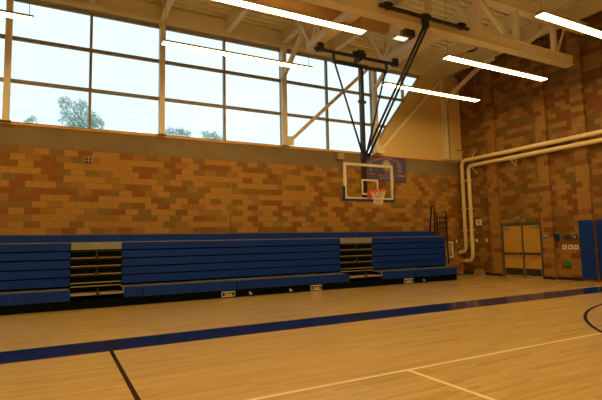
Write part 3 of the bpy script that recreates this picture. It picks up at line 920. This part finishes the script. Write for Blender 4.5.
def aisle(x0, x1, fx0, fx1, label):
    r = thing('bleacher_stairs', ((x0 + x1)/2, 14.3, 0), label, 'stairs', 'stair aisles in the bleachers')
    bm = B(); box(bm, x0, x1, YS + .07, YW - .05, .02, 1.5); box(bm, x0, x1, YBK + .1, YW - .05, 1.5, 1.9)
    obj('carriage', bm, M['bleach_black'], r)
    bm = B(); modules(bm, x0, x1, YBK, YBK + .34, 1.745, 1.955); obj('seat_row', bm, M['blue'], r)
    bm = B(); box(bm, x0 + .01, x1 - .01, YS + .0, YS + .03, 1.535, 1.725); box(bm, x0 + .01, x1 - .01, YS, YBK, 1.725, 1.742)
    tp = obj('top_panel', bm, M['grey_metal'], r)
    bm = B(); box(bm, (x0+x1)/2 - .06, (x0+x1)/2 + .06, YS - .008, YS + .001, 1.66, 1.715); obj('panel_tag', bm, M['beige'], tp)
    for i, z in enumerate((1.30, 1.075, .855, .625)):
        bx('tread', (x0 + .01, x1 - .01, YS - .02 - .012*(3-i)*0, YS + .09, z, z + .024), M['tread'], r, .005)
    bx('tread', (x0 + .01, x1 - .01, YS - .06, YS + .09, .535, .555), M['tread'], r, .006)
    bx('tread', (fx0, fx1, YF, YS + .1, .350, .378), M['tread'], r, .006)
    bm = B()
    for z in (1.50, 1.275, 1.05, .83): box(bm, x0 + .01, x1 - .01, YS + .03, YS + .08, z - .02, z)
    obj('under_rail', bm, M['bronze'], r)
    cxm = (x0 + x1) / 2
    for z in (1.34, .89):
        bm = B(); box(bm, cxm - .05, cxm + .05, YS - .035, YS + .1, z - .06, z + .03, .008); box(bm, cxm - .015, cxm + .015, YS - .01, YS + .02, z, z + .18)
        obj('step_bracket', bm, M['bronze'], r)
    fm = (fx0 + fx1) / 2
    bm = B(); box(bm, fm - .05, fm + .05, YF - .015, YF + .12, .33, .40, .008); box(bm, fm - .015, fm + .015, YF + .02, YF + .05, .38, .53); obj('step_bracket', bm, M['bronze'], r)
    bm = B(); box(bm, fx0, fx1, YF + .05, YS + .3, .012, .225); obj('kick_base', bm, M['bleach_black'], r)
    bm = B()
    box(bm, fx1 - .03, fx1 - .002, YF + .02, YF + .05, .36, .52); box(bm, fx1 - .03, fx1 - .002, YF + .02, YS, .50, .522)
    obj('side_bracket', bm, M['tread'], r)
    return r
aisle(.40, 1.695, .40, 1.695, 'stair aisle with wooden treads and grey top panel toward the left of the bleachers')
aisle(9.0, 10.40, 9.0, 10.40, 'stair aisle with wooden treads and grey top panel in the bleachers below the backboard')

# black guard rails at the bleacher end
r = thing('guard_rail', (14.16, 14.2, 1.3), 'lower black guard rail with bars at the right end of the bleachers', 'rail', 'black end rails')
bm = B(); x = 14.16
tube(bm, [(x, 13.92, .6), (x, 13.92, 2.74), (x, 14.48, 2.74), (x, 14.48, 1.5)], .035, 8); obj('rail_frame', bm, BK, r)
for z in (2.52, 2.3, 2.08):
    bm = B(); tube(bm, [(x, 13.92, z), (x, 14.48, z)], .022, 8); obj('cross_bar', bm, BK, r)
for k in range(1, 10):
    bm = B(); yy = 13.92 + k * .56 / 10; tube(bm, [(x, yy, 1.45), (x, yy, 2.52 if k % 2 else 2.3)], .014, 6); obj('baluster', bm, BK, r)
r = thing('guard_rail', (14.16, 14.75, 1.8), 'taller narrow black guard rail behind the lower one at the bleacher end', 'rail', 'black end rails')
bm = B(); tube(bm, [(x, 14.64, 1.5), (x, 14.57, 3.03), (x, 14.74, 3.03), (x, 14.96, 1.5)], .035, 8); obj('rail_frame', bm, BK, r)
for z in (2.75, 2.45, 2.15):
    bm = B(); tube(bm, [(x, 14.58, z), (x, 14.74 + (3.03 - z) * .14, z)], .013, 6); obj('cross_bar', bm, BK, r)

# ------------------------------------------------------------------ trees outside
def tree(x, y, top, w, n, leaf, label, seed, blobs):
    rnd = random.Random(seed)
    r = thing('tree', (x, y, -.4), label, 'tree', 'trees outside the windows')
    bm = B()
    tube(bm, [(x, y, -.4), (x + .1, y, top * .45), (x - .1, y, top * .85)], [.35, .25, .08], 10)
    tr = obj('trunk', bm, M['bark'], r)
    bm = B()
    for (dx, dz, rr) in blobs:
        tube(bm, [(x, y, dz - rr * 2.2), (x + dx * .6, y, dz - rr * .6), (x + dx, y + .1, dz + rr * .3)], [.07, .05, .02], 6)
    obj('branch', bm, M['bark'], tr)
    bm = B()
    tot = sum(b[2]**2 for b in blobs)
    for (dx, dz, rr) in blobs:
        for _ in range(int(n * rr**2 / tot)):
            d = V((rnd.gauss(0, 1), rnd.gauss(0, 1), rnd.gauss(0, 1))).normalized() * rr * (rnd.random() ** .45)
            c = V((x + dx, y, dz)) + d
            a = V((rnd.uniform(-1, 1), rnd.uniform(-1, 1), rnd.uniform(-1, 1))).normalized()
            b = a.orthogonal().normalized()
            b.rotate(Matrix.Rotation(rnd.uniform(0, 6.28), 3, a))
            s = leaf * rnd.uniform(.6, 1.3)
            vs = [bm.verts.new(c + a * s * p + b * s * q) for p, q in ((-.9, 0), (-.2, -.42), (.9, 0), (-.2, .42))]
            bm.faces.new(vs)
    obj('foliage', bm, M['leaf'], r)
tree(1.9, 45, 15, 4, 2000, .17, 'broad leafy tree outside the left windows, tallest of those in view', 1,
     [(-1.35, 14.3, .62), (-.1, 14.1, .75), (-1.1, 13.0, .8), (.2, 12.9, 1.0), (.9, 13.2, .6), (1.2, 12.4, .75), (-.2, 11.7, 1.15), (1.6, 12.9, .3), (-.8, 11.2, 1.0)])
tree(-2.0, 45, 12.9, 2, 420, .17, 'small treetop outside at the lower left of the windows', 2, [(0.05, 12.5, .4), (-.3, 12.1, .42), (.4, 12.0, .4), (0, 11.4, .85)])
tree(10.5, 45, 12.8, 3, 800, .17, 'low treetop outside just right of the column where a pendant light begins', 3, [(-.8, 12.55, .5), (.2, 12.6, .55), (.9, 12.4, .5), (-1.2, 12.1, .4), (0, 11.7, 1.0)])
tree(13.9, 45, 12.8, 3, 600, .17, 'low treetop outside behind the thin mullion right of the other low one', 4, [(-.7, 12.55, .5), (.1, 12.5, .55), (.8, 12.3, .5), (0, 11.6, .9)])

# ------------------------------------------------------------------ sky
w = bpy.data.worlds.new('overcast_sky')
scene.world = w
w.use_nodes = True
nt = w.node_tree
bg = nt.nodes['Background']
tc = nt.nodes.new('ShaderNodeTexCoord')
nz = nt.nodes.new('ShaderNodeTexNoise'); nz.inputs['Scale'].default_value = 2.2; nz.inputs['Detail'].default_value = 3
cr = nt.nodes.new('ShaderNodeValToRGB')
cr.color_ramp.elements[0].position = .35; cr.color_ramp.elements[0].color = (SKY[0]*.96, SKY[1]*.985, SKY[2], 1)
cr.color_ramp.elements[1].position = .65; cr.color_ramp.elements[1].color = (min(1, SKY[0]*1.06), min(1, SKY[1]*1.02), SKY[2], 1)
nt.links.new(tc.outputs['Generated'], nz.inputs['Vector'])
nt.links.new(nz.outputs['Fac'], cr.inputs['Fac'])
nt.links.new(cr.outputs['Color'], bg.inputs['Color'])
bg.inputs['Strength'].default_value = SKY_STRENGTH

# ------------------------------------------------------------------ camera
yaw, pitch, roll = .490198441, .0901183435, -.020666
f = V((math.sin(yaw) * math.cos(pitch), math.cos(yaw) * math.cos(pitch), math.sin(pitch)))
rt = V((math.cos(yaw), -math.sin(yaw), 0))
up = rt.cross(f)
r2 = rt * math.cos(roll) + up * math.sin(roll)
u2 = -rt * math.sin(roll) + up * math.cos(roll)
cam = bpy.data.cameras.new('camera')
cam.sensor_width = 36
cam.lens = 462.65 / 602 * 36
cam.clip_end = 300
co = bpy.data.objects.new('camera', cam)
COL.objects.link(co)
mw = Matrix.Identity(4)
for i in range(3):
    mw[i][0] = r2[i]; mw[i][1] = u2[i]; mw[i][2] = -f[i]
mw[0][3], mw[1][3], mw[2][3] = 0, 0, 1.63
co.matrix_world = mw
scene.camera = co

scene.view_settings.view_transform = 'Standard'
scene.view_settings.look = 'None'
scene.view_settings.exposure = 0.0
scene.view_settings.gamma = 1.0
scene.view_settings.use_curve_mapping = False
scene.cycles.use_denoising = True
scene.cycles.max_bounces = 8
scene.cycles.diffuse_bounces = 5
scene.cycles.transparent_max_bounces = 12
